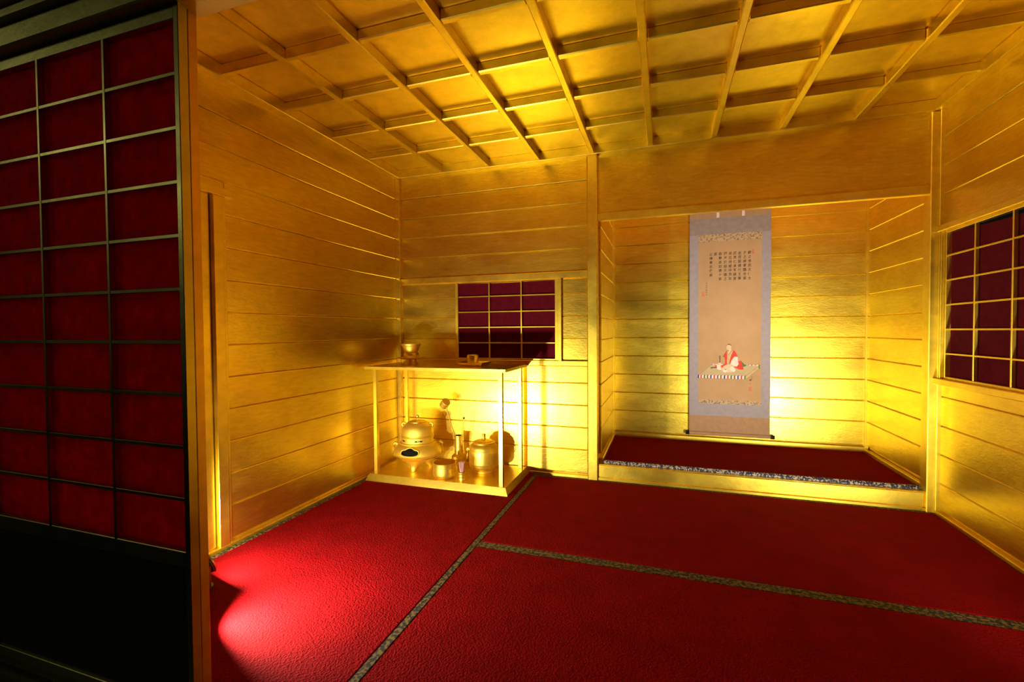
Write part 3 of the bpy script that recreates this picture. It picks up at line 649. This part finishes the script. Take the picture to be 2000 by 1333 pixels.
paint('painted_dais', polys, hs, 0.00010)
fig = [('paint_green', [(2.174, 0.662), (2.194, 0.640), (2.212, 0.633), (2.189, 0.622), (2.180, 0.640)]),
       ('paint_red', [(2.155, 0.659), (2.176, 0.662), (2.191, 0.604), (2.166, 0.603), (2.147, 0.612), (2.13, 0.621), (2.156, 0.628)]),
       ('paint_green', [(1.987, 0.617), (2.006, 0.619), (2.006, 0.612), (1.989, 0.607)]), ('paint_brown', [(2.000, 0.617), (2.026, 0.622), (2.026, 0.611), (2.002, 0.611)]),
       ('paint_red', [(2.016, 0.630), (2.028, 0.634), (2.027, 0.622), (2.018, 0.622)]),
       ('paint_white', [(2.024, 0.635), (2.047, 0.634), (2.059, 0.614), (2.081, 0.603), (2.054, 0.599), (2.027, 0.602)]),
       ('paint_skin', [(2.041, 0.628), (2.081, 0.636), (2.107, 0.64), (2.13, 0.621), (2.143, 0.601), (2.134, 0.585), (2.114, 0.586), (2.067, 0.583), (2.054, 0.599)]),
       ('paint_white', [(2.110, 0.625), (2.128, 0.620), (2.142, 0.600), (2.133, 0.585), (2.122, 0.592), (2.114, 0.585), (2.106, 0.603)]),
       ('paint_white', [(2.062, 0.600), (2.090, 0.598), (2.086, 0.584), (2.070, 0.583)]),
       ('paint_blue', [(2.074, 0.606), (2.086, 0.604), (2.084, 0.601), (2.076, 0.602)]), ('paint_blue', [(2.110, 0.594), (2.117, 0.592), (2.115, 0.589)]),
       ('paint_red', [(2.052, 0.628), (2.070, 0.638), (2.086, 0.640), (2.084, 0.634), (2.067, 0.625), (2.064, 0.616), (2.054, 0.614)]),
       ('paint_red', [(2.085, 0.727), (2.074, 0.705), (2.067, 0.687), (2.075, 0.684), (2.078, 0.660), (2.077, 0.638), (2.088, 0.636), (2.092, 0.660), (2.092, 0.709), (2.097, 0.728)]),
       ('paint_red', [(2.123, 0.737), (2.138, 0.726), (2.148, 0.706), (2.154, 0.69), (2.133, 0.692), (2.123, 0.677), (2.112, 0.655), (2.105, 0.644), (2.1, 0.666), (2.112, 0.693), (2.12, 0.713)]),
       ('paint_straw', [(2.087, 0.727), (2.097, 0.698), (2.121, 0.737), (2.125, 0.73), (2.112, 0.691), (2.104, 0.660), (2.102, 0.638), (2.090, 0.636), (2.088, 0.658), (2.090, 0.698)]),
       ('paint_skin', [(2.091, 0.723), (2.097, 0.702), (2.114, 0.730), (2.117, 0.742), (2.097, 0.740)]),
       ('paint_green', line(2.089, 0.724, 2.097, 0.701, 0.0016)), ('paint_green', line(2.097, 0.701, 2.117, 0.731, 0.0016)),
       ('paint_white', [(2.133, 0.692), (2.154, 0.69), (2.156, 0.663), (2.16, 0.638), (2.148, 0.623), (2.13, 0.626), (2.109, 0.64), (2.117, 0.666)]),
       ('paint_green', line(2.154, 0.690, 2.133, 0.692, 0.0016)), ('paint_green', line(2.133, 0.692, 2.117, 0.666, 0.0016)), ('paint_green', line(2.074, 0.708, 2.066, 0.687, 0.0016)),
       ('ink_faint', line(2.137, 0.669, 2.117, 0.660, 0.0008)), ('ink_faint', line(2.148, 0.652, 2.138, 0.668, 0.0008)), ('ink_faint', line(2.160, 0.638, 2.148, 0.623, 0.0008)), ('ink_faint', line(2.148, 0.623, 2.109, 0.640, 0.0008)),
       ('ink_faint', line(2.085, 0.677, 2.102, 0.670, 0.0012)),
       ('paint_skin', [(2.1, 0.635), (2.114, 0.633), (2.115, 0.62), (2.101, 0.617), (2.092, 0.624)]),
       ('ink_faint', [(2.0405, 0.696), (2.048, 0.696), (2.0475, 0.647), (2.043, 0.647)]), ('paint_skin', [(2.032, 0.648), (2.049, 0.650), (2.056, 0.639), (2.034, 0.633)]),
       ('paint_skin', [(2.085, 0.757), (2.089, 0.769), (2.1, 0.776), (2.111, 0.771), (2.116, 0.759), (2.114, 0.746), (2.105, 0.736), (2.097, 0.731), (2.089, 0.737), (2.085, 0.746)]),
       ('paint_brown', [(2.089, 0.769), (2.095, 0.7755), (2.105, 0.7762), (2.112, 0.771), (2.1155, 0.760), (2.108, 0.769), (2.097, 0.770)]),
       ('ink', [(2.086, 0.742), (2.093, 0.7445), (2.101, 0.742), (2.093, 0.7425)]), ('ink', [(2.0935, 0.734), (2.099, 0.734), (2.096, 0.724)]),
       ('ink_faint', [(2.087, 0.754), (2.094, 0.756), (2.094, 0.7545)]), ('ink_faint', [(2.098, 0.754), (2.105, 0.756), (2.105, 0.7545)]), ('ink_faint', line(2.093, 0.757, 2.091, 0.748, 0.0008))]
paint('painted_figure', fig, hs, 0.0022)
def seal(name, a, b, z0, z1):
    p = []; w = (b-a)/7; h = (z1-z0)/9
    rows = ('1110111', '1010101', '1110111', '1001001', '1111111', '1010100', '1110111', '1010101', '1111111')
    for j, row in enumerate(rows):
        for i, ch in enumerate(row):
            if ch == '1': p.append(('seal_red', [(a+i*w, z1-j*h), (a+(i+1)*w, z1-j*h), (a+(i+1)*w, z1-(j+1)*h), (a+i*w, z1-(j+1)*h)]))
    paint(name, p, hs, 0.0001)
seal('seal_stamp', 1.930, 1.948, 1.099, 1.134); seal('seal_stamp', 2.239, 2.250, 1.375, 1.405); seal('seal_stamp', 2.222, 2.240, 0.461, 0.489)
def column(text, x, ztop, size, pitch, mat='ink', bold=0.00025, name='calligraphy_column'):
    vs, fs = [], []
    for k, chx in enumerate(text):
        cu = bpy.data.curves.new('glyph', 'FONT'); cu.body = chx; cu.size = size*(0.92+0.16*random.random()); cu.offset = bold*(0.5+random.random()); cu.resolution_u = 2; cu.align_x = 'CENTER'
        to = bpy.data.objects.new('glyph', cu); C.objects.link(to)
        dg = bpy.context.evaluated_depsgraph_get(); me = bpy.data.meshes.new_from_object(to.evaluated_get(dg))
        if len(me.vertices):
            xs = [q.co.x for q in me.vertices]; ys = [q.co.y for q in me.vertices]
            mx, my = (min(xs)+max(xs))/2, (min(ys)+max(ys))/2; b0 = len(vs); an = (random.random()-0.5)*0.16
            for q in me.vertices:
                dx, dz = (q.co.x-mx)*0.92, q.co.y-my
                vs.append((x+dx-dz*an-SXC+(random.random()-0.5)*0.0002, 0.71188-SYC-0.006, ztop-0.5*size-k*pitch+dz+dx*0.12-0.148))
            fs += [tuple(b0+i for i in p.vertices) for p in me.polygons]
        bpy.data.objects.remove(to); bpy.data.curves.remove(cu); bpy.data.meshes.remove(me)
    me = bpy.data.meshes.new(name); me.from_pydata(vs, [], fs); return link(name, me, mat, hs)
cols = [('觀之憶武吉傳士', 2.223), ('夕之師軍職也葉', 2.194), ('出而服情行王軍', 2.163), ('武勇仁運不誤意', 2.134), ('高位地秘中天年', 2.106), ('四海於結天徳之', 2.076), ('奇動其如情十策', 2.044), ('是', 2.015), ('公謁軍武使矣', 1.987)]
for txt, x in cols: column(txt, x, 1.397, 0.0225, 0.0282)
column('法名西級禅士', 1.959, 1.196, 0.0125, 0.0152, 'ink_faint', 0.0001, 'signature')
column('法橋元', 2.240, 0.562, 0.0105, 0.0110, 'ink_faint', 0.0001, 'signature'); column('孝一', 2.231, 0.541, 0.0135, 0.0230, 'ink', 0.0003, 'signature')
